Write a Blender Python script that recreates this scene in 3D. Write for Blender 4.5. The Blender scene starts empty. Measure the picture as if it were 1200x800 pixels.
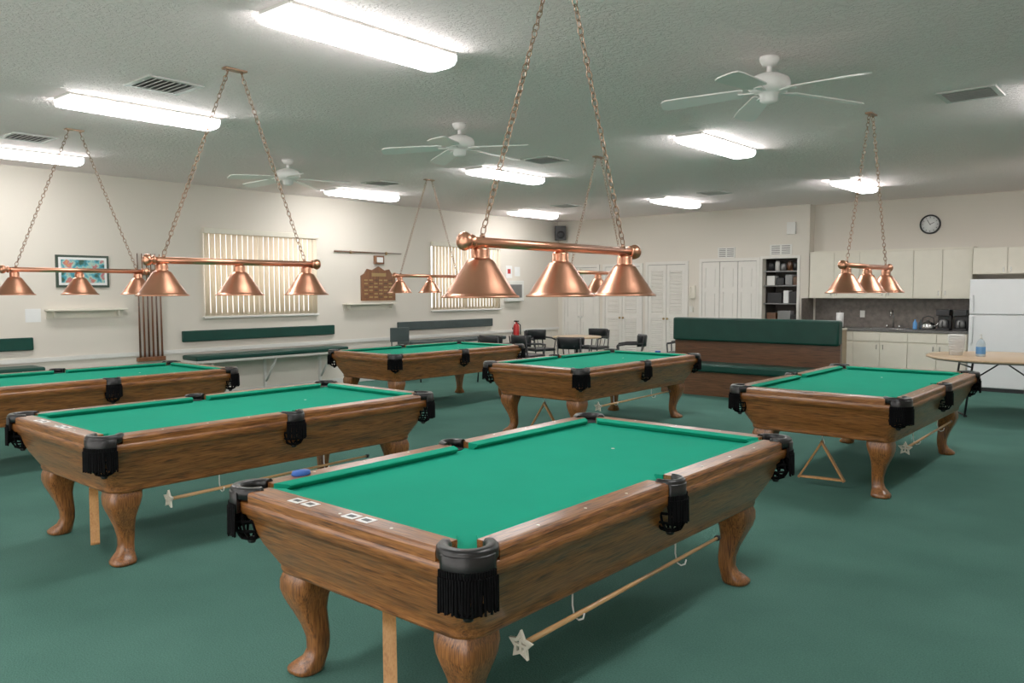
import bpy, bmesh, math, random
from mathutils import Vector, Matrix, Euler
random.seed(4)
R=math.radians
scene=bpy.context.scene

# ------------------------------------------------------------------ materials
def new_mat(name):
    m=bpy.data.materials.new(name); m.use_nodes=True
    return m, m.node_tree.nodes, m.node_tree.links, m.node_tree.nodes['Principled BSDF']

def mat(name,col,rough=.5,metal=0,var=.06,vscale=8,bump=0,bscale=60,emit=None,estr=0,spec=None,coat=0):
    m,n,l,b=new_mat(name)
    tc=n.new('ShaderNodeTexCoord')
    nz=n.new('ShaderNodeTexNoise'); nz.inputs['Scale'].default_value=vscale; nz.inputs['Detail'].default_value=4
    l.new(tc.outputs['Object'],nz.inputs['Vector'])
    cr=n.new('ShaderNodeValToRGB')
    cr.color_ramp.elements[0].position=.3; cr.color_ramp.elements[1].position=.7
    cr.color_ramp.elements[0].color=tuple(c*(1-var) for c in col)+(1,)
    cr.color_ramp.elements[1].color=tuple(min(1,c*(1+var)) for c in col)+(1,)
    l.new(nz.outputs['Fac'],cr.inputs['Fac']); l.new(cr.outputs['Color'],b.inputs['Base Color'])
    b.inputs['Roughness'].default_value=rough; b.inputs['Metallic'].default_value=metal
    if spec is not None: b.inputs['Specular IOR Level'].default_value=spec
    if coat: b.inputs['Coat Weight'].default_value=coat; b.inputs['Coat Roughness'].default_value=.15
    if bump:
        n2=n.new('ShaderNodeTexNoise'); n2.inputs['Scale'].default_value=bscale; n2.inputs['Detail'].default_value=5
        l.new(tc.outputs['Object'],n2.inputs['Vector'])
        bp=n.new('ShaderNodeBump'); bp.inputs['Strength'].default_value=bump; bp.inputs['Distance'].default_value=.01
        l.new(n2.outputs['Fac'],bp.inputs['Height']); l.new(bp.outputs['Normal'],b.inputs['Normal'])
    if emit:
        b.inputs['Emission Color'].default_value=tuple(emit)+(1,); b.inputs['Emission Strength'].default_value=estr
    return m

def wood(name,axis,c1,c2,c3,rough=.36,scale=1.0,coat=.35):
    m,n,l,b=new_mat(name)
    tc=n.new('ShaderNodeTexCoord'); mp=n.new('ShaderNodeMapping')
    s=[20*scale]*3; s[axis]=2.0*scale; mp.inputs['Scale'].default_value=s
    l.new(tc.outputs['Object'],mp.inputs['Vector'])
    nz=n.new('ShaderNodeTexNoise'); nz.inputs['Scale'].default_value=1.4; nz.inputs['Detail'].default_value=5; nz.inputs['Roughness'].default_value=.55; nz.inputs['Distortion'].default_value=2.0
    l.new(mp.outputs['Vector'],nz.inputs['Vector'])
    mp2=n.new('ShaderNodeMapping'); s2=[240*scale]*3; s2[axis]=10*scale; mp2.inputs['Scale'].default_value=s2
    l.new(tc.outputs['Object'],mp2.inputs['Vector'])
    n2=n.new('ShaderNodeTexNoise'); n2.inputs['Scale'].default_value=1.0; n2.inputs['Detail'].default_value=4
    l.new(mp2.outputs['Vector'],n2.inputs['Vector'])
    mu=n.new('ShaderNodeMath'); mu.operation='MULTIPLY_ADD'; mu.inputs[1].default_value=.55
    l.new(n2.outputs['Fac'],mu.inputs[0])
    m2=n.new('ShaderNodeMath'); m2.operation='MULTIPLY'; m2.inputs[1].default_value=.45
    l.new(nz.outputs['Fac'],m2.inputs[0]); l.new(m2.outputs[0],mu.inputs[2])
    cr=n.new('ShaderNodeValToRGB'); e=cr.color_ramp.elements
    e[0].position=.37; e[0].color=c1+(1,); e[1].position=.64; e[1].color=c3+(1,)
    x=e.new(.49); x.color=c2+(1,)
    l.new(mu.outputs[0],cr.inputs['Fac']); l.new(cr.outputs['Color'],b.inputs['Base Color'])
    b.inputs['Roughness'].default_value=rough
    b.inputs['Coat Weight'].default_value=coat; b.inputs['Coat Roughness'].default_value=.22
    bp=n.new('ShaderNodeBump'); bp.inputs['Strength'].default_value=.1; bp.inputs['Distance'].default_value=.002
    l.new(mu.outputs[0],bp.inputs['Height']); l.new(bp.outputs['Normal'],b.inputs['Normal'])
    return m

OA=((.050,.015,.0035),(.205,.070,.0155),(.345,.135,.034))
oakX=wood('oak_grain_x',0,*OA); oakY=wood('oak_grain_y',1,*OA); oakZ=wood('oak_grain_z',2,*OA)
pineW=wood('rack_wood',2,(.38,.17,.05),(.48,.23,.07),(.55,.29,.10),scale=.6)
bridgeW=wood('bridge_wood',1,(.40,.20,.07),(.50,.28,.11),(.58,.35,.16),scale=.6)
darkW=wood('dark_wood',0,(.045,.017,.007),(.105,.040,.015),(.15,.062,.025),scale=.5)
plaqueW=wood('plaque_wood',2,(.10,.03,.01),(.17,.06,.02),(.23,.09,.03),scale=.7)
tanTop=wood('tan_laminate',0,(.42,.28,.16),(.50,.35,.21),(.56,.41,.27),rough=.35,scale=.5,coat=.1)
felt=mat('green_felt',(.006,.265,.160),.95,var=.04,vscale=3,bump=.08,bscale=400,spec=.08)
leather=mat('black_leather',(.004,.004,.0045),.34,var=.2,bump=.05,bscale=150,spec=.4)
fringeM=mat('black_fringe',(.003,.003,.0035),.9,var=.3,vscale=60,spec=.08)
black=mat('black_plastic',(.010,.010,.012),.4,var=.1)
whiteM=mat('white_paint',(.68,.67,.63),.45,var=.02)
fanM=mat('fan_white',(.88,.86,.84),.35,var=.02)
doorM=mat('door_white',(.70,.67,.62),.45,var=.02)
cabM=mat('cabinet_cream',(.70,.655,.55),.4,var=.02)
fridgeM=mat('fridge_white',(.78,.79,.80),.3,var=.01)
steel=mat('steel',(.5,.5,.5),.25,1,var=.05)
greyP=mat('grey_metal',(.22,.22,.22),.4,.6,var=.05)
copper=mat('brushed_copper',(.66,.30,.185),.31,1,var=.10,vscale=6)
brass=mat('chain_bronze',(.34,.21,.14),.38,1,var=.15,vscale=20)
greenV=mat('green_vinyl',(.004,.042,.030),.45,var=.1,vscale=5,bump=.05,spec=.3)
greyV=mat('grey_green_vinyl',(.035,.052,.052),.5,var=.1)
blueM=mat('chalk_blue',(.02,.10,.42),.7)
redM=mat('extinguisher_red',(.45,.01,.01),.3)
paper=mat('paper_white',(.75,.75,.74),.7,var=.03)
ivory=mat('ivory_sight',(.7,.66,.55),.4)
ventD=mat('vent_dark',(.04,.04,.04),.6)
ventW=mat('vent_frame',(.55,.55,.53),.5)
splash=mat('backsplash_taupe',(.125,.105,.09),.45,var=.3,vscale=14)
counterM=mat('counter_grey',(.12,.115,.11),.3,var=.3,vscale=40)
beige=mat('beige_laminate',(.38,.28,.18),.5)
soap=mat('blue_liquid',(.10,.30,.65),.15)
clearM=mat('clear_plastic',(.55,.65,.72),.15)

def wall_mat():
    m,n,l,b=new_mat('wall_paint')
    tc=n.new('ShaderNodeTexCoord')
    nz=n.new('ShaderNodeTexNoise'); nz.inputs['Scale'].default_value=90; nz.inputs['Detail'].default_value=3
    l.new(tc.outputs['Object'],nz.inputs['Vector'])
    bp=n.new('ShaderNodeBump'); bp.inputs['Strength'].default_value=.15; bp.inputs['Distance'].default_value=.004
    l.new(nz.outputs['Fac'],bp.inputs['Height']); l.new(bp.outputs['Normal'],b.inputs['Normal'])
    b.inputs['Base Color'].default_value=(.65,.60,.525,1); b.inputs['Roughness'].default_value=.75
    return m
wallM=wall_mat()
def ceil_mat():
    m,n,l,b=new_mat('ceiling_knockdown')
    tc=n.new('ShaderNodeTexCoord')
    nz=n.new('ShaderNodeTexNoise'); nz.inputs['Scale'].default_value=26; nz.inputs['Detail'].default_value=5; nz.inputs['Roughness'].default_value=.6; nz.inputs['Distortion'].default_value=.6
    l.new(tc.outputs['Object'],nz.inputs['Vector'])
    cr=n.new('ShaderNodeValToRGB'); cr.color_ramp.elements[0].position=.44; cr.color_ramp.elements[1].position=.56
    l.new(nz.outputs['Fac'],cr.inputs['Fac'])
    bp=n.new('ShaderNodeBump'); bp.inputs['Strength'].default_value=.65; bp.inputs['Distance'].default_value=.012
    l.new(cr.outputs['Color'],bp.inputs['Height']); l.new(bp.outputs['Normal'],b.inputs['Normal'])
    b.inputs['Base Color'].default_value=(.95,.845,.84,1); b.inputs['Roughness'].default_value=.9; b.inputs['Specular IOR Level'].default_value=.2
    return m
ceilM=ceil_mat()
def carpet_mat():
    m,n,l,b=new_mat('green_carpet')
    tc=n.new('ShaderNodeTexCoord')
    a=n.new('ShaderNodeTexNoise'); a.inputs['Scale'].default_value=.9; a.inputs['Detail'].default_value=5
    c=n.new('ShaderNodeTexNoise'); c.inputs['Scale'].default_value=130; c.inputs['Detail'].default_value=3
    l.new(tc.outputs['Object'],a.inputs['Vector']); l.new(tc.outputs['Object'],c.inputs['Vector'])
    mx=n.new('ShaderNodeMath'); mx.operation='MULTIPLY_ADD'; mx.inputs[1].default_value=.5
    h=n.new('ShaderNodeMath'); h.operation='MULTIPLY'; h.inputs[1].default_value=.5
    l.new(a.outputs['Fac'],h.inputs[0]); l.new(c.outputs['Fac'],mx.inputs[0]); l.new(h.outputs[0],mx.inputs[2])
    cr=n.new('ShaderNodeValToRGB'); cr.color_ramp.elements[0].position=.32; cr.color_ramp.elements[1].position=.68
    cr.color_ramp.elements[0].color=(.034,.094,.074,1); cr.color_ramp.elements[1].color=(.078,.188,.152,1)
    l.new(mx.outputs[0],cr.inputs['Fac']); l.new(cr.outputs['Color'],b.inputs['Base Color'])
    b.inputs['Roughness'].default_value=1; b.inputs['Specular IOR Level'].default_value=.1
    bp=n.new('ShaderNodeBump'); bp.inputs['Strength'].default_value=.6; bp.inputs['Distance'].default_value=.007
    l.new(c.outputs['Fac'],bp.inputs['Height']); l.new(bp.outputs['Normal'],b.inputs['Normal'])
    return m
carpet=carpet_mat()
def blind_mat():
    m,n,l,b=new_mat('blind_fabric')
    n.remove(b); out=n['Material Output']
    d=n.new('ShaderNodeBsdfDiffuse'); t=n.new('ShaderNodeBsdfTranslucent'); mx=n.new('ShaderNodeMixShader')
    d.inputs['Color'].default_value=(.78,.71,.60,1); t.inputs['Color'].default_value=(.92,.82,.66,1)
    mx.inputs[0].default_value=.42
    l.new(d.outputs[0],mx.inputs[1]); l.new(t.outputs[0],mx.inputs[2]); l.new(mx.outputs[0],out.inputs['Surface'])
    return m
blindM=blind_mat()
lensM=mat('fluorescent_lens',(.9,.9,.9),.4,emit=(1.0,.985,.965),estr=28)
lensEnd=mat('fluorescent_end_cap',(.8,.8,.8),.4,emit=(1.0,.99,.97),estr=1.0)

# ------------------------------------------------------------------ mesh builder
class MB:
    def __init__(s): s.bm=bmesh.new(); s.mats=[]
    def mi(s,m):
        if m not in s.mats: s.mats.append(m)
        return s.mats.index(m)
    def face(s,vs,m,sm=False):
        try: f=s.bm.faces.new(vs)
        except ValueError: return None
        f.material_index=s.mi(m); f.smooth=sm; return f
    def v(s,p): return s.bm.verts.new(p)
    def box(s,c,d,m,rot=None,bev=0):
        g=bmesh.ops.create_cube(s.bm,size=1)
        vs=g['verts']; M=Matrix.Translation(Vector(c))
        if rot is not None: M=M@Euler(rot).to_matrix().to_4x4()
        M=M@Matrix.Diagonal((d[0],d[1],d[2],1))
        fs=set(f for v in vs for f in v.link_faces); k=s.mi(m)
        for v in vs: v.co=M@v.co
        for f in fs: f.material_index=k
        if bev:
            bev=min(bev,min(d)*.3)
            es=set(e for v in vs for e in v.link_edges)
            r=bmesh.ops.bevel(s.bm,geom=list(es),offset=bev,segments=2,affect='EDGES',profile=.5)
            for f in r['faces']: f.material_index=k; f.smooth=True
    def b2(s,a,b,m,bev=0):
        s.box([(a[i]+b[i])/2 for i in range(3)],[abs(b[i]-a[i]) for i in range(3)],m,bev=bev)
    def loft(s,rings,m,cap0=True,cap1=True,sm=True,closed=True,mfun=None):
        vr=[[s.v(p) for p in r] for r in rings]
        n=len(vr[0])
        for i in range(len(vr)-1):
            for j in range(n if closed else n-1):
                k=(j+1)%n
                f=s.face([vr[i][j],vr[i][k],vr[i+1][k],vr[i+1][j]],m,sm)
                if f and mfun: f.material_index=s.mi(mfun(f))
        if cap0: s.face(list(reversed(vr[0])),m)
        if cap1: s.face(vr[-1],m)
        return vr
    def lathe(s,prof,c,m,n=24,axis='Z',sm=True,M=None):
        rings=[]
        for (r,z) in prof:
            ring=[]
            for j in range(n):
                a=2*math.pi*j/n; p=Vector((max(r,1e-4)*math.cos(a),max(r,1e-4)*math.sin(a),z))
                if axis=='X': p=Vector((p.z,p.x,p.y))
                if axis=='Y': p=Vector((p.y,p.z,p.x))
                if M is not None: p=M@p
                ring.append(p+Vector(c))
            rings.append(ring)
        s.loft(rings,m,sm=sm)
    def cyl(s,c,r,h,m,n=20,axis='Z'): s.lathe([(r,-h/2),(r,h/2)],c,m,n,axis)
    def tube(s,pts,r,m,n=8,closed=False):
        pts=[Vector(p) for p in pts]; rings=[]; N=len(pts)
        prev=None
        for i,p in enumerate(pts):
            if closed: t=(pts[(i+1)%N]-pts[i-1])
            else: t=(pts[min(i+1,N-1)]-pts[max(i-1,0)])
            t.normalize()
            if prev is None:
                a=t.orthogonal().normalized()
            else:
                a=(prev-t*prev.dot(t)); 
                if a.length<1e-6: a=t.orthogonal()
                a.normalize()
            prev=a; b=t.cross(a)
            rr=r[i] if isinstance(r,(list,tuple)) else r
            rings.append([p+(a*math.cos(2*math.pi*k/n)+b*math.sin(2*math.pi*k/n))*rr for k in range(n)])
        if closed: rings.append(rings[0]); s.loft(rings,m,False,False)
        else: s.loft(rings,m)
    def arcband(s,c,r0,r1,z0,z1,a0,a1,m,n=16,rnd=.006):
        rings=[]
        for i in range(n+1):
            a=a0+(a1-a0)*i/n; ca,sa=math.cos(a),math.sin(a)
            pr=[(r0,z0),(r1-rnd,z0),(r1,z0+rnd),(r1,z1-rnd),(r1-rnd,z1),(r0+rnd,z1),(r0,z1-rnd)]
            rings.append([Vector((c[0]+q*ca,c[1]+q*sa,z)) for q,z in pr])
        s.loft(rings,m)
    def obj(s,name,loc=(0,0,0),rot=(0,0,0)):
        bmesh.ops.recalc_face_normals(s.bm,faces=s.bm.faces)
        me=bpy.data.meshes.new(name); s.bm.to_mesh(me); s.bm.free()
        for m in s.mats: me.materials.append(m)
        return inst(me,name,loc,rot)
def inst(me,name,loc=(0,0,0),rot=(0,0,0)):
    o=bpy.data.objects.new(name,me); o.location=loc; o.rotation_euler=rot
    scene.collection.objects.link(o); return o

# ------------------------------------------------------------------ room
XL,YB,YK,C=-11.2,14.76,15.0,3.15
XR,YN=3.0,-2.5
XRET=-5.45
def simple(name,a,b,m):
    q=MB(); q.b2(a,b,m); return q.obj(name)
simple('floor',(XL-.2,YN-.2,-.1),(XR+.2,YK+.6,0),carpet)
simple('ceiling',(XL-.2,YN-.2,C),(XR+.2,YK+.6,C+.12),ceilM)
simple('wall_right',(XR,YN-.2,0),(XR+.15,YK+.2,C),wallM)
# unseen wall behind the viewer; its glazing is added to brighten the ceiling
GX0,GX1,GZ0,GZ1=-9.0,2.0,.15,2.65
q=MB(); q.b2((XL-.2,YN-.15,0),(GX0,YN,C),wallM); q.b2((GX1,YN-.15,0),(XR,YN,C),wallM)
q.b2((GX0,YN-.15,0),(GX1,YN,GZ0),wallM); q.b2((GX0,YN-.15,GZ1),(GX1,YN,C),wallM); q.obj('wall_near')
q=MB()
for i in range(7):
    x=GX0+(GX1-GX0)*i/6; q.b2((x-.03,YN-.10,GZ0),(x+.03,YN-.04,GZ1),whiteM)
q.b2((GX0,YN-.09,GZ0),(GX1,YN-.05,GZ0+.06),whiteM); q.b2((GX0,YN-.09,GZ1-.06),(GX1,YN-.05,GZ1),whiteM)
q.obj('window_3')
WZ0,WZ1=1.22,2.50
WINS=[(6.09,8.09),(10.73,12.71)]
q=MB()
ys=[YN]
for a,b in WINS: ys+=[a,b]
ys.append(YK+.2)
for i in range(0,len(ys),2): q.b2((XL-.15,ys[i],0),(XL,ys[i+1],C),wallM)
for a,b in WINS:
    q.b2((XL-.15,a,0),(XL,b,WZ0),wallM); q.b2((XL-.15,a,WZ1),(XL,b,C),wallM)
q.obj('wall_left')
NX0,NX1,NZ=-6.33,-5.66,2.18
q=MB()
q.b2((XL,YB,0),(NX0,YB+.15,C),wallM); q.b2((NX1,YB,0),(XRET,YB+.15,C),wallM); q.b2((NX0,YB,NZ),(NX1,YB+.15,C),wallM)
q.b2((XRET-.12,YB+.15,0),(XRET,YK,C),wallM)
q.obj('wall_back')
simple('wall_kitchen',(XRET-.12,YK,0),(XR,YK+.15,C),wallM)
# trims
simple('baseboard_left',(XL,YN,0),(XL+.015,YB,.10),whiteM)
simple('baseboard_back',(XL,YB-.015,0),(NX0,YB,.10),whiteM)
simple('trim_1',(XL,YN,.70),(XL+.022,YB,.755),whiteM)

# windows with vertical blinds
for wi,(a,b) in enumerate(WINS):
    q=MB(); f=.05
    q.b2((XL-.10,a,WZ0),(XL-.06,a+f,WZ1),whiteM); q.b2((XL-.10,b-f,WZ0),(XL-.06,b,WZ1),whiteM)
    q.b2((XL-.10,a+f,WZ0),(XL-.06,b-f,WZ0+f),whiteM); q.b2((XL-.10,a+f,WZ1-f),(XL-.06,b-f,WZ1),whiteM)
    q.b2((XL-.10,(a+b)/2-.02,WZ0+f),(XL-.06,(a+b)/2+.02,WZ1-f),whiteM)
    q.b2((XL-.02,a-.02,WZ0-.03),(XL+.05,b+.02,WZ0),whiteM,bev=.006)
    q.obj('window_%d'%(wi+1))
    q=MB()
    q.b2((XL-.0,a-.01,WZ1-.05),(XL+.075,b+.01,WZ1+.03),cabM,bev=.008)
    n=22; st=(b-a)/n
    ca,sa=math.cos(R(8)),math.sin(R(8))
    for i in range(n):
        y=a+st*(i+.5)
        cs=[]
        for k in range(7):
            u=-.046+.092*k/6; d=.013*(1-(u/.046)**2)
            cs.append((d*ca-u*sa,u*ca+d*sa))
        pts=[(x+.0005,yy) for x,yy in cs]+[(x-.0015,yy) for x,yy in reversed(cs)]
        q.loft([[Vector((XL+.03+x,y+yy,z)) for x,yy in pts] for z in (WZ0+.015,WZ1-.03)],blindM)
    q.obj('vertical_blind')

# ------------------------------------------------------------------ ceiling fixtures
q=MB()
q.b2((-.145,-.64,-.02),(.145,.64,0),whiteM)
prof=[(-.145,-.02),(-.143,-.055),(-.12,-.080),(-.07,-.09),(.07,-.09),(.12,-.080),(.143,-.055),(.145,-.02)]
q.loft([[Vector((x,yy,z)) for x,z in prof] for yy in (-.63,.63)],lensM,False,False,sm=False)
for yy in (-.635,.635):
    q.loft([[Vector((x*1.01,yy+d,z*1.01)) for x,z in prof] for d in (-.006,.006)],lensEnd,sm=False)
me=None
LTS=[(-3.9,3.21),(-6.9,3.24),(-10.0,3.3),(-3.93,7.95),(-7.05,8.15),(-10.15,8.25),(-3.9,12.3),(-7.0,12.6),(-10.2,12.6),(-.75,3.21),(-.75,7.95),(-.95,12.3),(-3.9,-.8),(-.9,-.8),(-6.9,-.8)]
for i,(x,y) in enumerate(LTS):
    if i==0: o=q.obj('fluorescent_ceiling_light',(x,y,C)); me=o.data
    else: inst(me,'fluorescent_ceiling_light',(x,y,C))
# vents
q=MB()
s=.19
for sx,sy,dx,dy in ((0,-s,2*s+.04,.04),(0,s,2*s+.04,.04),(-s,0,.04,2*s-.04),(s,0,.04,2*s-.04)):
    q.box((sx,sy,-.006),(dx,dy,.012),ventW)
q.box((0,0,-.001),(2*s-.04,2*s-.04,.002),ventD)
for i in range(7): q.box((0,-s+.05+i*.047,-.012),(2*s-.04,.018,.003),ventW,rot=(R(35),0,0))
VS=[(-6.0,2.99),(-9.05,3.08),(-1.45,7.33),(-6.0,7.63),(-9.05,7.7),(-5.97,12.0),(-8.93,12.0)]
for i,(x,y) in enumerate(VS):
    if i==0: o=q.obj('ceiling_air_vent',(x,y,C)); me=o.data
    else: inst(me,'ceiling_air_vent',(x,y,C))
# ceiling fans
q=MB()
q.lathe([(.0,0),(.065,0),(.066,-.02),(.05,-.05),(.02,-.06),(.018,-.06),(.018,-.10),(.03,-.105),(.075,-.115),(.125,-.14),(.138,-.165),(.138,-.20),(.12,-.228),(.085,-.24),(.062,-.245),(.058,-.29),(.035,-.305),(0,-.308)],(0,0,0),fanM,28)
for i in range(5):
    a=2*math.pi*i/5; M=Matrix.Rotation(a,4,'Z')
    zz=-.238
    def P(x,y,z): return M@Vector((x,y,z-.07*max(0,x-.15)))
    for (x0,x1,w0,w1) in ((.09,.20,.015,.03),):
        q.loft([[P(x0,-w0,zz),P(x0,w0,zz),P(x0,w0,zz+.008),P(x0,-w0,zz+.008)],[P(x1,-w1,zz),P(x1,w1,zz),P(x1,w1,zz+.008),P(x1,-w1,zz+.008)]],fanM,sm=False)
    rg=[]
    for x,w in ((.17,.050),(.20,.060),(.40,.070),(.62,.078),(.69,.074),(.715,.05),(.72,.02)):
        t=.20
        rg.append([P(x,-w,zz+.008-w*t),P(x,w,zz+.008+w*t),P(x,w,zz+.016+w*t),P(x,-w,zz+.016-w*t)])
    q.loft(rg,fanM,sm=False)
o=q.obj('ceiling_fan',(-2.25,5.3,C),(0,0,R(200))); me=o.data
inst(me,'ceiling_fan',(-5.31,5.47,C),(0,0,R(225))); inst(me,'ceiling_fan',(-8.27,5.6,C),(0,0,R(190)))

# ------------------------------------------------------------------ pool table
W,L=1.366,2.547; hx,hy=W/2,L/2
def rr(hx,hy,r,n=6):
    pts=[]
    for cx,cy,a0 in ((hx-r,hy-r,0),(-hx+r,hy-r,90),(-hx+r,-hy+r,180),(hx-r,-hy+r,270)):
        for i in range(n+1):
            a=R(a0+90*i/n); pts.append((cx+r*math.cos(a),cy+r*math.sin(a)))
    return pts
q=MB()
prof=[(.745,.004,.08),(.742,0,.085),(.705,0,.085),(.700,.006,.085),(.694,.006,.085),(.690,.022,.09),(.672,.026,.09),(.665,.034,.09),(.62,.046,.09),(.56,.070,.09),(.50,.103,.09),(.465,.122,.09),(.455,.120,.09),(.440,.124,.09),(.436,.14,.09)]
rings=[[Vector((x,y,z)) for x,y in rr(hx-i,hy-i,r)] for z,i,r in prof]
def mf(f):
    f.normal_update(); nn=f.normal
    return oakY if abs(nn.x)>abs(nn.y) else oakX
q.loft(rings,oakX,mfun=mf)
# rails
rw=.10
rp=[(.002,.735),(0,.775),(.004,.785),(.013,.790),(.03,.7915),(rw,.7915),(rw,.735)]
cup=[(rw,.7915),(rw+.045,.786),(rw+.052,.782),(rw+.045,.772),(rw+.02,.752),(rw,.752)]
for sx in (-1,1):
    for sy in (-1,1):
        q.loft([[Vector((sx*(hx-i),sy*y,z)) for i,z in rp] for y in (.065,hy-.145)],oakY,sm=False)
        q.loft([[Vector((sx*(hx-i),sy*(.055+(i-rw)*.35),z)) for i,z in cup],[Vector((sx*(hx-i),sy*(hy-.15-(i-rw)*.9),z)) for i,z in cup]],felt,sm=False)
        for k in range(3):
            q.cyl((sx*(hx-.045),sy*(.32+k*.28),.7918),.006,.002,ivory,8)
for sy in (-1,1):
    e=hx-.145
    q.loft([[Vector((x,sy*(hy-i),z)) for i,z in rp] for x in (-e,e)],oakX,sm=False)
    q.loft([[Vector((sg*(hx-.15-(i-rw)*.9),sy*(hy-i),z)) for i,z in cup] for sg in (-1,1)],felt,sm=False)
    for k in (-1,0,1): q.cyl((k*.28,sy*(hy-.045),.7918),.006,.002,ivory,8)
q.b2((-hx+.06,-hy+.06,.735),(hx-.06,hy-.06,.757),felt)
# head string spot
q.cyl((0,hy-.72,.7575),.009,.0015,ivory,10)
# pockets
def pocket(c,ang,rin,rout,half,fhalf,zb):
    q.cyl((c[0],c[1],.759),rin+.004,.004,black,20)  # black disc on the bed stands in for the darkness of the hole
    q.arcband(c,rin,rout,.752,.803,ang-half,ang+half,leather,22,.01)
    q.arcband(c,rout-.012,rout+.004,.70,.785,ang-fhalf,ang+fhalf,leather,14,.004)
    n=int((2*fhalf)*rout/.0085)
    for layer in (0,1):
        for i in range(n):
            a=ang-fhalf+2*fhalf*(i+.5*layer)/n; r=rout+.006+.005*layer
            ht=Matrix.Rotation(a,4,'Z'); ln=zb+random.uniform(0,.018); w=.0032
            z0=.738 - .02*layer
            def P(x,y,z): return ht@Vector((x,y,0))+Vector((c[0],c[1],z))
            j=random.uniform(-.004,.004)
            q.loft([[P(r-w,-w,z0),P(r+w,-w,z0),P(r+w,w,z0),P(r-w,w,z0)],[P(r-w+.002,-w+j,ln),P(r+w+.002,-w+j,ln),P(r+w+.002,w+j,ln),P(r-w+.002,w+j,ln)]],fringeM,sm=False)
    # net bag
    ob=Matrix.Rotation(ang,4,'Z')@Vector((rin*.35,0,0))
    cc=(c[0]+ob.x,c[1]+ob.y)
    for k in range(10):
        a=2*math.pi*k/10
        q.tube([(cc[0]+math.cos(a+tw)*rr_,cc[1]+math.sin(a+tw)*rr_,z) for rr_,z,tw in ((.055,.70,0),(.066,.66,.15),(.064,.62,.3),(.045,.585,.45),(.012,.57,.6))],.0055,fringeM,5)
    for rr_,z in ((.066,.66),(.064,.62),(.045,.585)):
        q.tube([(cc[0]+math.cos(2*math.pi*k/12)*rr_,cc[1]+math.sin(2*math.pi*k/12)*rr_,z) for k in range(12)],.006,fringeM,5,closed=True)
    q.lathe([(0,.552),(.016,.556),(.02,.568),(.012,.58),(0,.582)],(cc[0],cc[1],0),leather,10)
for sx in (-1,1):
    for sy in (-1,1):
        pocket((sx*(hx-.078),sy*(hy-.078)),math.atan2(sy,sx),.058,.100,R(122),R(58),.60)
    pocket((sx*(hx-.045),0),0 if sx>0 else math.pi,.048,.078,R(100),R(55),.615)
# cabriole legs
for sx in (-1,1):
    for sy in (-1,1):
        bx,by=hx-.228,hy-.228
        rings=[]
        for z,hs,o,rd in ((.47,.082,-.012,.02),(.435,.088,-.004,.03),(.40,.092,.004,.035),(.36,.088,.010,.04),(.32,.076,.010,.035),(.27,.061,.002,.03),(.21,.049,-.012,.025),(.15,.042,-.022,.022),(.10,.040,-.022,.022),(.065,.045,-.012,.026),(.04,.060,.004,.04),(.022,.070,.014,.05),(.008,.068,.016,.05),(0,.058,.014,.045)):
            rings.append([Vector((bx*sx+o*sx+x,by*sy+o*sy+y,z)) for x,y in rr(hs,hs,rd,3)])
        q.loft(rings,oakZ)
TAB=[(-1.648,1.724),(-4.529,1.817),(-7.605,1.955),(-7.588,6.632),(-4.712,6.607),(-1.588,6.264)]
CT=[(x-hx,y+hy) for x,y in TAB]
me=None
for i,(x,y) in enumerate(CT):
    if i==0: o=q.obj('pool_table',(x,y,0)); me=o.data
    else: inst(me,'pool_table',(x,y,0))

# triangle racks hanging by hooks under the near end
q=MB()
sd=.34; h=sd*math.sqrt(3)/2
tri=[(0,0,-.07),(-sd/2,0,-.07-h),(sd/2,0,-.07-h)]
for i in range(3):
    a=Vector(tri[i]); b=Vector(tri[(i+1)%3]); d=b-a; ang=math.atan2(d.z,d.x)
    q.box((a+b)/2,(d.length+.02,.045,.014),pineW,rot=(0,-ang,0),bev=.003)
q.tube([(0,0,0),(.0,0,-.03),(.012,0,-.05),(.022,0,-.075),(.01,0,-.095),(-.012,0,-.09)],.003,whiteM,6)
o=q.obj('triangle_ball_rack',(CT[0][0]-.0,CT[0][1]-hy+.27,.435),(0,0,R(140))); rm=o.data
for k,rz in ((1,158),(4,20),(5,8)):
    inst(rm,'triangle_ball_rack',(CT[k][0],CT[k][1]-hy+.25,.435),(0,0,R(rz)))
# bridge stick on hooks at right side
def bridge():
    q=MB()
    q.tube([(0,-.72,0),(0,.78,.02)],[.011,.008],bridgeW,10)
    pts=[];pin=[]
    for k in range(10):
        a=2*math.pi*k/10+.3; r=.056 if k%2==0 else .029
        pts.append((r*math.cos(a),r*math.sin(a))); pin.append((r*.55*math.cos(a),r*.55*math.sin(a)))
    rg=[[Vector((pts[k][0],-.731,pts[k][1])),Vector((pts[k][0],-.719,pts[k][1])),Vector((pin[k][0],-.719,pin[k][1])),Vector((pin[k][0],-.731,pin[k][1]))] for k in range(10)]
    rg.append(rg[0]); q.loft(rg,ivory,False,False,sm=False)
    q.box((0,-.725,0),(.010,.010,.05),ivory); q.box((0,-.725,0),(.05,.009,.010),ivory)
    q.lathe([(.0,0),(.014,0),(.014,.02),(0,.02)],(0,.775,.02),black,8,'Y')
    for y in (-.38,.42):
        q.tube([(-.03,y,.085),(-.03,y,.03),(-.02,y,-.012),(0,y,-.02),(.02,y,-.01),(.026,y,.012)],.0035,whiteM,6)
    return q
o=bridge().obj('bridge_stick',(CT[0][0]+hx-.11,CT[0][1]-.17,.355)); bm_=o.data
for k in (1,4,5): inst(bm_,'bridge_stick',(CT[k][0]+hx-.11,CT[k][1]-.1,.355))
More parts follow.
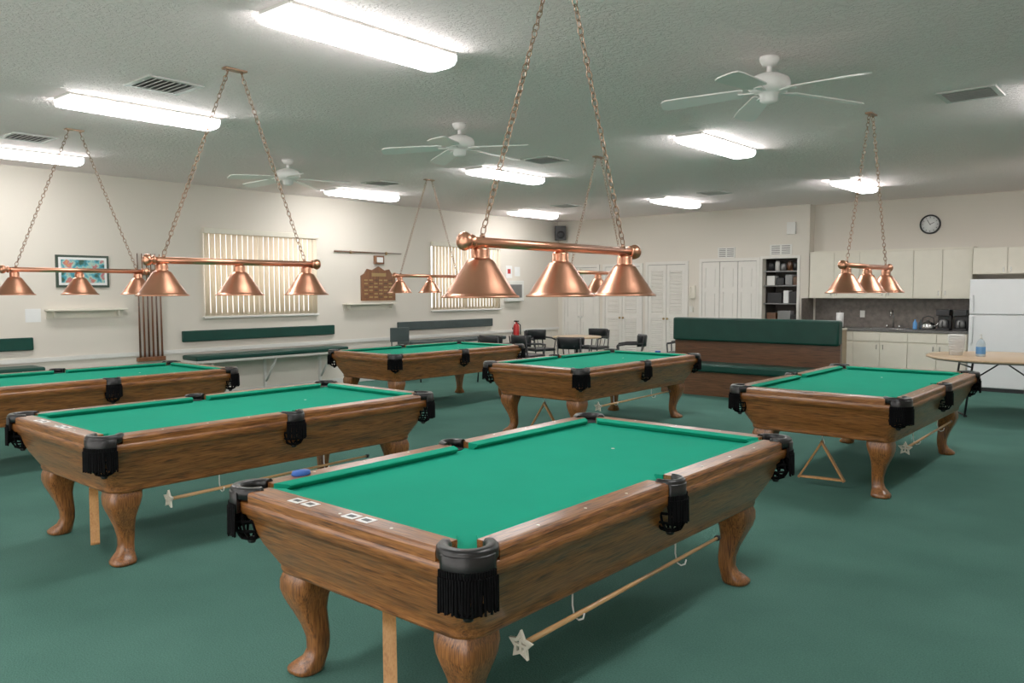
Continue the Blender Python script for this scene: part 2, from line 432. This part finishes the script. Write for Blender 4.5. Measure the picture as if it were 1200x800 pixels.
# small things on the rails
q=MB()
x0,y0=TAB[0]
for cx,cy,rz in ((-2.60,y0+.050,.05),(-2.52,y0+.052,-.04),(-2.27,y0+.050,.02),(-2.19,y0+.052,0)):
    q.box((cx,cy,.7925),(.062,.05,.0015),paper,rot=(0,0,rz)); q.box((cx,cy,.7936),(.035,.022,.0008),black,rot=(0,0,rz))
o=q.obj('rail_label_cards'); inst(o.data,'rail_label_cards',(CT[1][0]-CT[0][0],CT[1][1]-CT[0][1],0))
q=MB(); q.lathe([(0,0),(.034,0),(.038,.005),(.034,.018),(0,.021)],(0,0,0),blueM,20)
o=q.obj('blue_chalk_holder',(CT[0][0]-hx+.055,2.04,.7918)); o.scale=(.9,1.2,1)
inst(o.data,'blue_chalk_holder',(CT[4][0]+.1,CT[4][1]+hy-.05,.7918))

# ------------------------------------------------------------------ hanging copper billiard lamps
def chain(q,p0,p1):
    p0,p1=Vector(p0),Vector(p1); d=p1-p0; ln=d.length; step=.034; n=int(ln/step)
    t=d.normalized(); a=t.orthogonal().normalized(); b=t.cross(a)
    for i in range(n):
        c=p0+d*((i+.5)/n); ph=R(45)+(math.pi/2)*(i%2)+random.uniform(-.3,.3)
        s_=a*math.cos(ph)+b*math.sin(ph)
        K=8
        q.tube([c+t*(.023*math.cos(2*math.pi*k/K))+s_*(.0135*math.sin(2*math.pi*k/K)) for k in range(K)],.003,brass,4,closed=True)
def lamp():
    q=MB(); top=C-1.80
    q.tube([(0,-.63,0),(0,.63,0)],.022,copper,16)
    for sg in (-1,1):
        q.lathe([(.021,0),(.030,.003),(.032,.012),(.024,.02),(.024,.025),(.035,.035),(.040,.05),(.036,.065),(.02,.075),(0,.078)],(0,0,0),copper,18,M=Matrix.Translation((0,sg*.61,0))@Matrix.Rotation(-sg*math.pi/2,4,'X'))
        q.lathe([(.0,0),(.012,0),(.012,.012),(.006,.02),(0,.022)],(0,sg*.55,.018),brass,10)
        chain(q,(0,sg*.55,.035),(0,sg*.055,top-.03))
    q.b2((-.03,-.085,top-.015),(.03,.085,top),brass,bev=.004)
    for sg in (-1,1): q.lathe([(0,-.012),(.01,-.01),(.012,0),(0,.001)],(0,sg*.055,top-.015),brass,10)
    k_=1.15
    for y in (-.565,0,.565):
        q.lathe([(r,-.012+(z+.012)*k_) for r,z in [(0,-.012),(.014,-.014),(.024,-.02),(.037,-.024),(.040,-.03),(.040,-.058),(.043,-.063),(.052,-.066),(.060,-.072),(.072,-.088),(.098,-.122),(.126,-.158),(.147,-.188),(.155,-.196),(.166,-.200),(.168,-.207),(.158,-.206),(.146,-.196),(.122,-.164),(.092,-.126),(.066,-.092),(.050,-.078),(0,-.076)]],(0,y,0),copper,36)
        q.lathe([(0,-.088),(.014,-.09),(.028,-.12),(.030,-.145),(.018,-.17),(0,-.175)],(0,y,0),paper,12)
    return q
off=[(0.0,.09),(0,.02),(0,0),(0,0),(0,0),(0,.03)]
for i,(x,y) in enumerate(CT):
    dx,dy=off[i]
    if i==0: o=lamp().obj('billiard_pendant_lamp',(x+dx,y+dy,1.80)); lm=o.data
    else: inst(lm,'billiard_pendant_lamp',(x+dx,y+dy,1.80))

# ------------------------------------------------------------------ left wall items
def wall_bench(name,y0,y1,m,seat=True):
    q=MB()
    q.b2((XL,y0,.86),(XL+.05,y1,1.02),m,bev=.012)
    if seat:
        q.b2((XL+.0,y0,.60),(XL+.42,y1,.67),m,bev=.02); q.b2((XL,y0+.02,.565),(XL+.40,y1-.02,.60),whiteM)
        n=int((y1-y0)/.9)+1
        for i in range(n):
            y=y0+.3+(y1-y0-.6)*i/max(1,n-1)
            q.b2((XL,y-.02,.0),(XL+.04,y+.02,.565),whiteM); 
            q.tube([(XL+.35,y,.57),(XL+.05,y,.18)],.018,whiteM,6)
    return q.obj(name)
wall_bench('wall_bench',1.2,3.77,greenV); wall_bench('wall_bench',5.73,8.42,greenV); wall_bench('wall_bench',9.85,12.45,greyV)
# picture
q=MB()
q.b2((XL,4.07,1.65),(XL+.025,4.73,2.07),mat('frame_green',(.03,.05,.035),.4))
q.b2((XL+.025,4.10,1.68),(XL+.028,4.70,2.04),paper)
m,n,l,b=new_mat('tropical_print'); tc=n.new('ShaderNodeTexCoord'); nz=n.new('ShaderNodeTexNoise'); nz.inputs['Scale'].default_value=9; nz.inputs['Detail'].default_value=3
l.new(tc.outputs['Object'],nz.inputs['Vector']); cr=n.new('ShaderNodeValToRGB'); e=cr.color_ramp.elements
e[0].position=.35;e[0].color=(.02,.08,.05,1); e[1].position=.68;e[1].color=(.6,.25,.1,1)
x=e.new(.46);x.color=(.05,.3,.4,1); x=e.new(.54);x.color=(.35,.55,.45,1); x=e.new(.6);x.color=(.45,.12,.15,1)
l.new(nz.outputs['Fac'],cr.inputs['Fac']); l.new(cr.outputs['Color'],b.inputs['Base Color'])
q.b2((XL+.028,4.13,1.71),(XL+.030,4.67,2.01),m)
q.obj('framed_picture')
def ledge(name,y0,y1,z):
    q=MB(); q.b2((XL,y0,z-.025),(XL+.14,y1,z),cabM,bev=.004); q.b2((XL,y0+.02,z-.12),(XL+.02,y1-.02,z-.025),cabM)
    for y in (y0+.1,y1-.1): q.b2((XL,y-.01,z-.10),(XL+.10,y+.01,z-.02),cabM)
    q.obj(name)
ledge('wall_shelf',3.92,4.92,1.37); ledge('wall_shelf',8.62,9.76,1.38)
simple('notice_sheet',(XL,3.70,1.21),(XL+.003,3.88,1.38),paper)
# cue rack
q=MB()
q.b2((XL,5.07,1.82),(XL+.05,5.46,1.90),plaqueW,bev=.006); q.b2((XL,5.07,.62),(XL+.07,5.46,.68),plaqueW,bev=.006)
for k in range(6):
    y=5.11+k*.062
    q.tube([(XL+.045,y,.68),(XL+.04,y,1.35),(XL+.035,y,2.12)],[.0155,.012,.0065],(plaqueW if k%2 else darkW),8)
q.obj('cue_rack')
# scoreboard plaque
q=MB()
pts=[(9.02,1.42),(9.80,1.42),(9.80,1.86),(9.72,1.90),(9.66,1.98),(9.55,1.96),(9.41,2.03),(9.27,1.96),(9.16,1.98),(9.10,1.90),(9.02,1.86)]
q.loft([[Vector((XL+d,y,z)) for y,z in pts] for d in (0,.03)],plaqueW,sm=False)
gold=mat('gold_plate',(.36,.24,.10),.4,.5)
for r_ in range(6):
    for c_ in range(6): q.b2((XL+.03,9.08+c_*.112,1.47+r_*.06),(XL+.033,9.08+c_*.112+.08,1.47+r_*.06+.026),gold if (r_*5+c_)%3 else darkW)
q.b2((XL+.03,9.25,1.85),(XL+.034,9.58,1.91),gold)
q.obj('tournament_plaque')
q=MB(); q.b2((XL,9.32,2.07),(XL+.06,9.52,2.22),plaqueW); q.b2((XL+.06,9.35,2.10),(XL+.062,9.49,2.19),paper); q.obj('wall_counter_box')
q=MB(); q.tube([(XL+.03,8.45,2.27),(XL+.03,9.95,2.27)],[.014,.008],darkW,8)
for y in (8.8,9.6): q.b2((XL,y-.01,2.24),(XL+.04,y+.01,2.29),gold)
q.obj('mounted_cue')
q=MB(); q.b2((XL,12.85,1.36),(XL+.10,13.40,1.80),whiteM,bev=.01); q.b2((XL+.10,12.92,1.44),(XL+.103,13.33,1.72),greyP); q.obj('wall_notice_case')
q=MB(); q.b2((XL,12.92,1.86),(XL+.004,13.12,2.12),paper); q.b2((XL+.004,12.97,1.95),(XL+.005,13.07,2.05),redM); q.obj('wall_poster')
simple('wall_poster',(XL,13.2,1.9),(XL+.004,13.38,2.1),paper)
q=MB(); q.lathe([(0,0),(.06,0),(.065,.02),(.065,.32),(.05,.37),(.02,.39),(.02,.42),(0,.42)],(XL+.09,13.15,.50),redM,18)
q.b2((XL+.05,13.12,.92),(XL+.14,13.18,.95),black); q.tube([(XL+.1,13.18,.9),(XL+.13,13.24,.85),(XL+.13,13.24,.65)],.012,black,6); q.b2((XL,13.12,.6),(XL+.04,13.18,.8),greyP); q.obj('fire_extinguisher')
q=MB(); q.box((XL+.17,YB-.15,2.88),(.24,.22,.32),black,rot=(0,0,R(40)),bev=.01); q.lathe([(.085,0),(.085,.006),(.03,-.0),(0,0)],(XL+.17+.115*math.sin(R(40)),YB-.15-.115*math.cos(R(40)),2.84),black,18,M=Matrix.Rotation(R(40),4,'Z')@Matrix.Rotation(R(90),4,'X')); q.obj('wall_speaker')

# ------------------------------------------------------------------ back wall doors etc.
def door(name,x0,x1,z1,kind,leaves=2):
    q=MB(); Y=YB; t=.06
    q.b2((x0-t,Y-.03,0),(x0,Y,z1+t),doorM); q.b2((x1,Y-.03,0),(x1+t,Y,z1+t),doorM); q.b2((x0,Y-.03,z1),(x1,Y,z1+t),doorM)
    q.b2((x0,Y-.004,0),(x1,Y-.0005,z1),ventD)
    w=(x1-x0)/leaves
    for k in range(leaves):
        a=x0+k*w+.006; b=a+w-.012; st=.07
        q.b2((a,Y-.022,.01),(a+st,Y-.001,z1-.008),doorM); q.b2((b-st,Y-.022,.01),(b,Y-.001,z1-.008),doorM)
        q.b2((a+st,Y-.008,.01),(b-st,Y-.002,z1-.008),doorM)
        if kind=='louver':
            for zz,hh in ((.01,.18),(1.0,.10),(z1-.12,.11)): q.b2((a+st,Y-.0215,zz),(b-st,Y-.007,zz+hh),doorM)
            z=.21
            while z<z1-.14:
                if not .98<z<1.11: q.box(((a+b)/2,Y-.016,z),(b-a-2*st-.004,.006,.036),doorM,rot=(R(-35),0,0))
                z+=.045
        else:
            for zz,hh in ((.01,.2),(.88,.12),(1.55,.08),(z1-.12,.11)): q.b2((a+st,Y-.0215,zz),(b-st,Y-.007,zz+hh),doorM)
            for z0_,z1_ in ((.24,.85),(1.03,1.52),(1.66,z1-.15)): q.b2((a+st+.025,Y-.018,z0_),(b-st-.025,Y-.007,z1_),doorM)
        if k<2:
            kx=b-.035 if k%2==0 else a+.035
            q.lathe([(.0,0),(.012,0),(.012,.02),(.022,.03),(.024,.045),(.015,.056),(0,.058)],(kx,Y-.022,1.0),whiteM if kind!='louver' else gold,12,M=Matrix.Rotation(R(90),4,'X'))
    q.obj(name)
door('door_1',-11.0,-10.12,2.10,'panel',2)
door('door_2',-9.9,-9.02,2.10,'louver',2)
door('door_3',-8.82,-7.95,2.12,'louver',2)
door('door_4',-7.58,-6.44,2.15,'panel',3)
def grille(x,z,w,h,name='wall_air_grille'):
    q=MB(); q.b2((x-w/2,YB-.012,z-h/2),(x+w/2,YB,z+h/2),whiteM); 
    for c_ in (-1,1):
        for i in range(6): q.box((x+c_*w*.23,YB-.013,z-h*.36+i*h*.145),(w*.38,.004,h*.05),ventD)
    q.obj(name)
grille(-7.07,2.32,.36,.20); grille(-5.98,2.34,.42,.20)
simple('emergency_sounder',(-5.86,YB-.05,2.62),(-5.70,YB,2.84),whiteM)
q=MB(); q.b2((-7.84,YB-.06,1.42),(-7.72,YB,1.68),cabM,bev=.01); q.b2((-7.83,YB-.09,1.45),(-7.80,YB-.06,1.66),cabM,bev=.008)
q.tube([(-7.79,YB-.03,1.42),(-7.80,YB-.04,1.25),(-7.76,YB-.03,1.15),(-7.75,YB-.03,1.42)],.006,cabM,6); q.obj('wall_telephone')
simple('light_switch',(-7.86,YB-.01,1.15),(-7.79,YB,1.27),whiteM)
# shelf niche
q=MB()
dk=mat('niche_dark',(.10,.09,.08),.7)  # niche lining set much darker than the walls
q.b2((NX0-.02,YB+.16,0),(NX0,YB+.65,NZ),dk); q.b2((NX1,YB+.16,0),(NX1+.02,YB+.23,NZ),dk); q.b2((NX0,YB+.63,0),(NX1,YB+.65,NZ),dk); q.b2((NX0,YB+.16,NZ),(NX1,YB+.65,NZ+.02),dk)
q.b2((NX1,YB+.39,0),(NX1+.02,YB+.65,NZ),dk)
for z in (.45,.9,1.32,1.66,1.93): q.b2((NX0+.001,YB+.05,z),(NX1-.001,YB+.6,z+.02),greyP)
for a,b in ((NX0-.05,NX0),(NX1,NX1+.05)): q.b2((a,YB-.02,0),(b,YB,NZ+.05),doorM)
q.b2((NX0,YB-.02,NZ),(NX1,YB,NZ+.05),doorM)
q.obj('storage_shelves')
q=MB()
for i,(x,w,h,mm) in enumerate(((-6.24,.12,.16,black),(-6.12,.09,.19,whiteM),(-6.0,.11,.14,greyP),(-5.88,.10,.18,darkW),(-5.76,.12,.15,black))):
    q.lathe([(0,0),(w/2,0),(w/2,h*.8),(w/3,h),(0,h)],(x,YB+.2,1.95),mm,12)
for x,w,h,mm,z in ((-6.22,.16,.18,whiteM,1.68),(-6.04,.15,.14,black,1.68),(-5.87,.14,.2,greyP,1.68),(-5.74,.1,.16,darkW,1.68),(-6.14,.28,.20,black,1.34),(-5.92,.1,.24,paper,1.34),(-5.78,.16,.22,black,1.34),(-6.2,.18,.24,darkW,.92),(-5.95,.25,.28,greyP,.92),(-5.75,.13,.2,black,.92)):
    q.box((x,YB+.22,z+h/2),(w,.2,h),mm,bev=.01)
q.obj('shelf_supplies')

# ------------------------------------------------------------------ kitchen
KX0,KX1=-5.40,-2.78
q=MB()
def cabdoors(q,x0,x1,z0,z1,yf,n,m=cabM,hz=None):
    w=(x1-x0)/n
    for k in range(n):
        a=x0+k*w; q.b2((a+.006,yf-.02,z0+.006),(a+w-.006,yf,z1-.006),m,bev=.003)
        if hz is not None:
            kx=a+w-.05 if k%2==0 else a+.05
            q.b2((kx-.005,yf-.035,hz-.04),(kx+.005,yf-.02,hz+.04),steel)
q.b2((KX0,YK-.33,1.44),(KX1,YK,2.25),cabM); cabdoors(q,KX0,KX1,1.44,2.25,YK-.33,6,hz=1.53)
q.b2((KX0,YK-.34,2.25),(KX1,YK,2.28),cabM)
q.obj('kitchen_upper_cabinets')
q=MB(); q.b2((KX1+.02,YK-.45,1.83),(-1.80,YK,2.25),cabM); cabdoors(q,KX1+.02,-1.80,1.83,2.25,YK-.45,2,hz=1.9); q.obj('over_fridge_cabinet')
q=MB()
q.b2((KX0,YK-.58,.10),(KX1,YK,.88),cabM); q.b2((KX0,YK-.52,0),(KX1,YK,.10),black)
cabdoors(q,KX0,KX1,.10,.70,YK-.58,6,hz=.62); cabdoors(q,KX0,KX1,.71,.87,YK-.58,6)
q.b2((KX0,YK-.61,.88),(KX1,YK,.92),counterM,bev=.006)
q.obj('kitchen_base_cabinets')
q=MB(); q.b2((KX0,YK-.015,.92),(KX1,YK,1.44),splash); q.b2((XRET,YK-.58,.92),(XRET+.012,YK-.015,1.44),splash)
for x in (-4.6,-3.3): q.b2((x,YK-.02,1.1),(x+.08,YK-.015,1.22),whiteM)
q.obj('kitchen_backsplash')
# sink + faucet
q=MB(); q.b2((-4.35,YK-.50,.921),(-3.70,YK-.14,.93),steel,bev=.003); q.b2((-4.31,YK-.46,.93),(-3.74,YK-.18,.932),greyP)
q.tube([(-4.02,YK-.10,.93),(-4.02,YK-.10,1.17),(-4.02,YK-.14,1.23),(-4.02,YK-.22,1.24),(-4.02,YK-.26,1.19),(-4.02,YK-.265,1.14)],.012,steel,8)
for dx in (-.1,.1): q.cyl((-4.02+dx,YK-.10,.955),.02,.05,steel,10)
q.obj('kitchen_sink')
q=MB(); q.lathe([(.02,0),(.062,0),(.062,.25),(.02,.25)],(-4.84,YK-.35,.935),paper,18); q.lathe([(0,0),(.08,0),(.08,.012),(.01,.014),(.01,.29),(0,.295)],(-4.84,YK-.35,.92),steel,16); q.obj('paper_towel_roll')
for x,mm in ((-3.64,soap),(-3.55,greyV)):
    q=MB(); q.lathe([(0,0),(.033,0),(.035,.02),(.035,.11),(.015,.14),(.012,.165),(0,.166)],(x,YK-.22,.92),mm,12); q.obj('soap_bottle')
q=MB(); q.lathe([(0,0),(.10,0),(.115,.03),(.10,.09),(.06,.13),(.02,.145),(.02,.165),(0,.168)],(0,0,0),steel,20); q.tube([(-.09,0,.10),(-.08,0,.2),(0,0,.23),(.08,0,.2),(.09,0,.10)],.010,black,6); q.tube([(.09,0,.05),(.14,0,.09),(.16,0,.13)],[.02,.014,.01],steel,8); q.obj('kettle',(-3.42,YK-.3,.92))
def coffee(x):
    q=MB(); q.b2((-.1,-.12,0),(.1,.12,.03),black,bev=.005); q.b2((-.1,.03,.03),(.1,.12,.33),black,bev=.008); q.b2((-.1,-.12,.24),(.1,.12,.34),black,bev=.01)
    q.lathe([(0,0),(.06,0),(.07,.05),(.06,.12),(.045,.14),(0,.145)],(0,-.04,.035),greyP,16); q.tube([(0,-.1,.05),(0,-.14,.08),(0,-.14,.13),(0,-.1,.15)],.008,black,6)
    q.obj('coffee_maker',(x,YK-.3,.92))
coffee(-3.18); coffee(-2.93)
# fridge
q=MB(); fx0,fx1,fy=-2.74,-1.92,14.28
q.b2((fx0,fy+.05,.03),(fx1,YK-.05,1.75),fridgeM,bev=.01); q.b2((fx0,fy,.06),(fx1,fy+.05,1.19),fridgeM,bev=.012); q.b2((fx0,fy,1.205),(fx1,fy+.05,1.75),fridgeM,bev=.012)
q.b2((fx0+.03,fy-.04,1.23),(fx0+.06,fy,1.50),fridgeM,bev=.006); q.b2((fx0+.03,fy-.04,.75),(fx0+.06,fy,1.17),fridgeM,bev=.006)
q.b2((fx0+.05,fy+.02,0),(fx1-.05,YK-.1,.06),black)
q.obj('refrigerator')
# divider / waste cabinet
q=MB(); q.b2((-4.95,13.85,0),(-4.62,14.36,.90),beige,bev=.006); q.b2((-4.96,13.84,.90),(-4.61,14.36,.93),cabM,bev=.004); q.b2((-4.9,13.842,.55),(-4.67,13.85,.8),darkW); q.obj('waste_cabinet')
# clock
q=MB(); q.lathe([(0,0),(.13,0),(.14,.004),(.145,.03),(.16,.03),(.165,.01),(.165,-.01),(0,-.01)],(0,0,0),black,36,M=Matrix.Rotation(R(90),4,'X'))
q.lathe([(0,0.005),(.138,.005),(.138,.009),(0,.009)],(0,0,0),paper,36,M=Matrix.Rotation(R(90),4,'X'))
for k in range(12):
    a=R(30*k); q.box((.115*math.sin(a),-.011,.115*math.cos(a)),(.008,.002,.022),black,rot=(0,a,0))
q.box((.03,-.012,.015),(.075,.003,.010),black,rot=(0,R(-25),0)); q.box((-.02,-.013,.03),(.008,.003,.10),black,rot=(0,R(-30),0))
q.obj('wall_clock',(-3.5,YK-.011,2.69))

# ------------------------------------------------------------------ booth bench
q=MB()
bx0,bx1=-6.40,-3.80
q.b2((bx0,11.55,0),(bx1,11.62,.84),darkW); q.b2((bx0,11.46,.80),(bx1,11.64,1.16),greenV,bev=.03)
q.b2((bx0+.02,11.08,.0),(bx1-.02,11.55,.36),darkW); q.b2((bx0+.02,11.03,.36),(bx1-.02,11.54,.48),greenV,bev=.03)
q.obj('booth_bench')

# ------------------------------------------------------------------ chairs & tables
def chair():
    q=MB()
    q.b2((-.23,-.22,.42),(.23,.22,.48),black,bev=.02)
    for sx in (-1,1):
        q.tube([(sx*.22,-.20,0),(sx*.21,-.19,.43),(sx*.24,-.20,.64)],.013,black,8)
        q.tube([(sx*.22,.24,0),(sx*.20,.20,.43),(sx*.20,.25,.80)],.013,black,8)
        q.tube([(sx*.24,-.20,.64),(sx*.25,-.05,.665),(sx*.23,.12,.67),(sx*.20,.235,.67)],.018,black,8)
    rings=[]
    for i in range(9):
        a=R(-62+15.5*i); r=.26
        x=r*math.sin(a)*.95; y=.02+r*math.cos(a)
        nx,ny=math.sin(a),math.cos(a)
        rings.append([Vector((x-nx*.015,y-ny*.015,.62)),Vector((x+nx*.015,y+ny*.015,.62)),Vector((x+nx*.03,y+ny*.03,.79)),Vector((x+nx*.02,y+ny*.02,.82)),Vector((x,y,.82)),Vector((x-nx*.005,y-ny*.005,.79))])
    q.loft(rings,black)
    for k in (-.1,0,.1): q.tube([(k,.205,.47),(k,.275,.68)],.008,black,6)
    return q
o=chair().obj('armchair',(-7.55,12.0,0),(0,0,R(-60))); cm=o.data
for x,y,rz in ((-9.75,12.25,70),(-8.0,10.95,-160),(-9.35,10.5,-170),(-9.2,13.3,0),(-7.1,13.0,-70),(-8.95,10.9,175)):
    inst(cm,'armchair',(x,y,0),(0,0,R(rz)))
q=MB(); q.lathe([(0,.715),(.44,.715),(.455,.725),(.455,.735),(.44,.745),(0,.745)],(0,0,0),tanTop,40)
q.lathe([(0,.70),(.15,.70),(.15,.69),(.03,.68),(.03,.05),(.05,.04),(.27,.02),(.28,0),(0,0)],(0,0,0),black,24)
q.obj('round_card_table',(-8.75,12.1,0))
# armless side chair by bench
q=MB(); q.b2((-.2,-.2,.42),(.2,.2,.47),black,bev=.02); q.b2((-.19,.19,.70),(.19,.225,.95),greyV,bev=.02)
for sx in (-1,1):
    q.tube([(sx*.18,-.18,0),(sx*.18,-.17,.43)],.012,black,8); q.tube([(sx*.18,.2,0),(sx*.17,.19,.45),(sx*.17,.205,.85)],.012,black,8)
q.obj('side_chair',(-10.45,9.4,0),(0,0,R(80)))
# folding table right
q=MB()
q.lathe([(0,.715),(.86,.715),(.88,.722),(.88,.738),(.865,.745),(0,.745)],(0,0,0),tanTop,48); q.lathe([(.80,.70),(.82,.70),(.82,.716),(.80,.716)],(0,0,0),greyP,40)
for sx in (-1,1):
    for sy in (-1,1): q.tube([(sx*.42,sy*.30,.71),(sx*.50,sy*.30,.0)],.014,black,8)
    q.tube([(sx*.47,-.30,.25),(sx*.47,.30,.25)],.011,black,8); q.tube([(sx*.43,-.30,.62),(sx*.43,.30,.62)],.011,black,8)
    q.tube([(sx*.46,0,.35),(0,0,.68)],.010,black,8); q.tube([(sx*.49,-.34,.015),(sx*.49,.34,.015)],.013,black,8)
q.obj('folding_round_table',(-1.85,11.75,0),(0,0,R(25)))
q=MB(); q.lathe([(0,0),(.075,0),(.10,.25),(.104,.26),(.095,.265),(.09,.26),(0,.10)],(0,0,0),paper,24)
for k in range(6): q.lathe([(.08+.0035*k+.004,.05+k*.034),(.08+.0035*k+.008,.055+k*.034),(.08+.0035*k+.004,.06+k*.034)],(0,0,0),paper,24)
q.obj('foam_cup_stack',(-2.36,11.62,.745))
q=MB(); q.lathe([(0,0),(.05,0),(.055,.01),(.055,.15),(.04,.19),(.018,.205),(.018,.22),(0,.22)],(0,0,0),clearM,16); q.lathe([(.0555,.03),(.0562,.032),(.0562,.12),(.0555,.122)],(0,0,0),soap,16)
q.lathe([(0,.22),(.02,.22),(.02,.235),(.006,.24),(.006,.27),(0,.27)],(0,0,0),whiteM,10); q.b2((-.008,-.045,.265),(.008,.012,.278),whiteM); q.obj('hand_sanitizer_bottle',(-2.08,11.60,.745))

# ------------------------------------------------------------------ world
w=bpy.data.worlds.new('World'); scene.world=w; w.use_nodes=True
nt=w.node_tree; bg=nt.nodes['Background']
sky=nt.nodes.new('ShaderNodeTexSky'); sky.sky_type='HOSEK_WILKIE'; sky.sun_direction=(.3,.5,.8); sky.turbidity=3
mx=nt.nodes.new('ShaderNodeMixRGB'); mx.inputs[0].default_value=.85; mx.inputs[2].default_value=(1,.94,.88,1)
nt.links.new(sky.outputs[0],mx.inputs[1]); nt.links.new(mx.outputs[0],bg.inputs['Color']); bg.inputs['Strength'].default_value=2.9

# ------------------------------------------------------------------ camera
cam=bpy.data.cameras.new('camera'); co=bpy.data.objects.new('camera',cam); scene.collection.objects.link(co)
cam.sensor_width=36; cam.lens=941.2*36/1200; cam.clip_end=100
M=Matrix.Rotation(R(40.503),4,'Z')@Matrix.Rotation(R(90-3.637),4,'X')@Matrix.Rotation(R(-.155),4,'Z')
co.matrix_world=Matrix.Translation((0,0,1.595))@M
scene.camera=co
scene.view_settings.view_transform='Standard'; scene.view_settings.look='None'; scene.view_settings.exposure=0.10; scene.view_settings.gamma=1.14
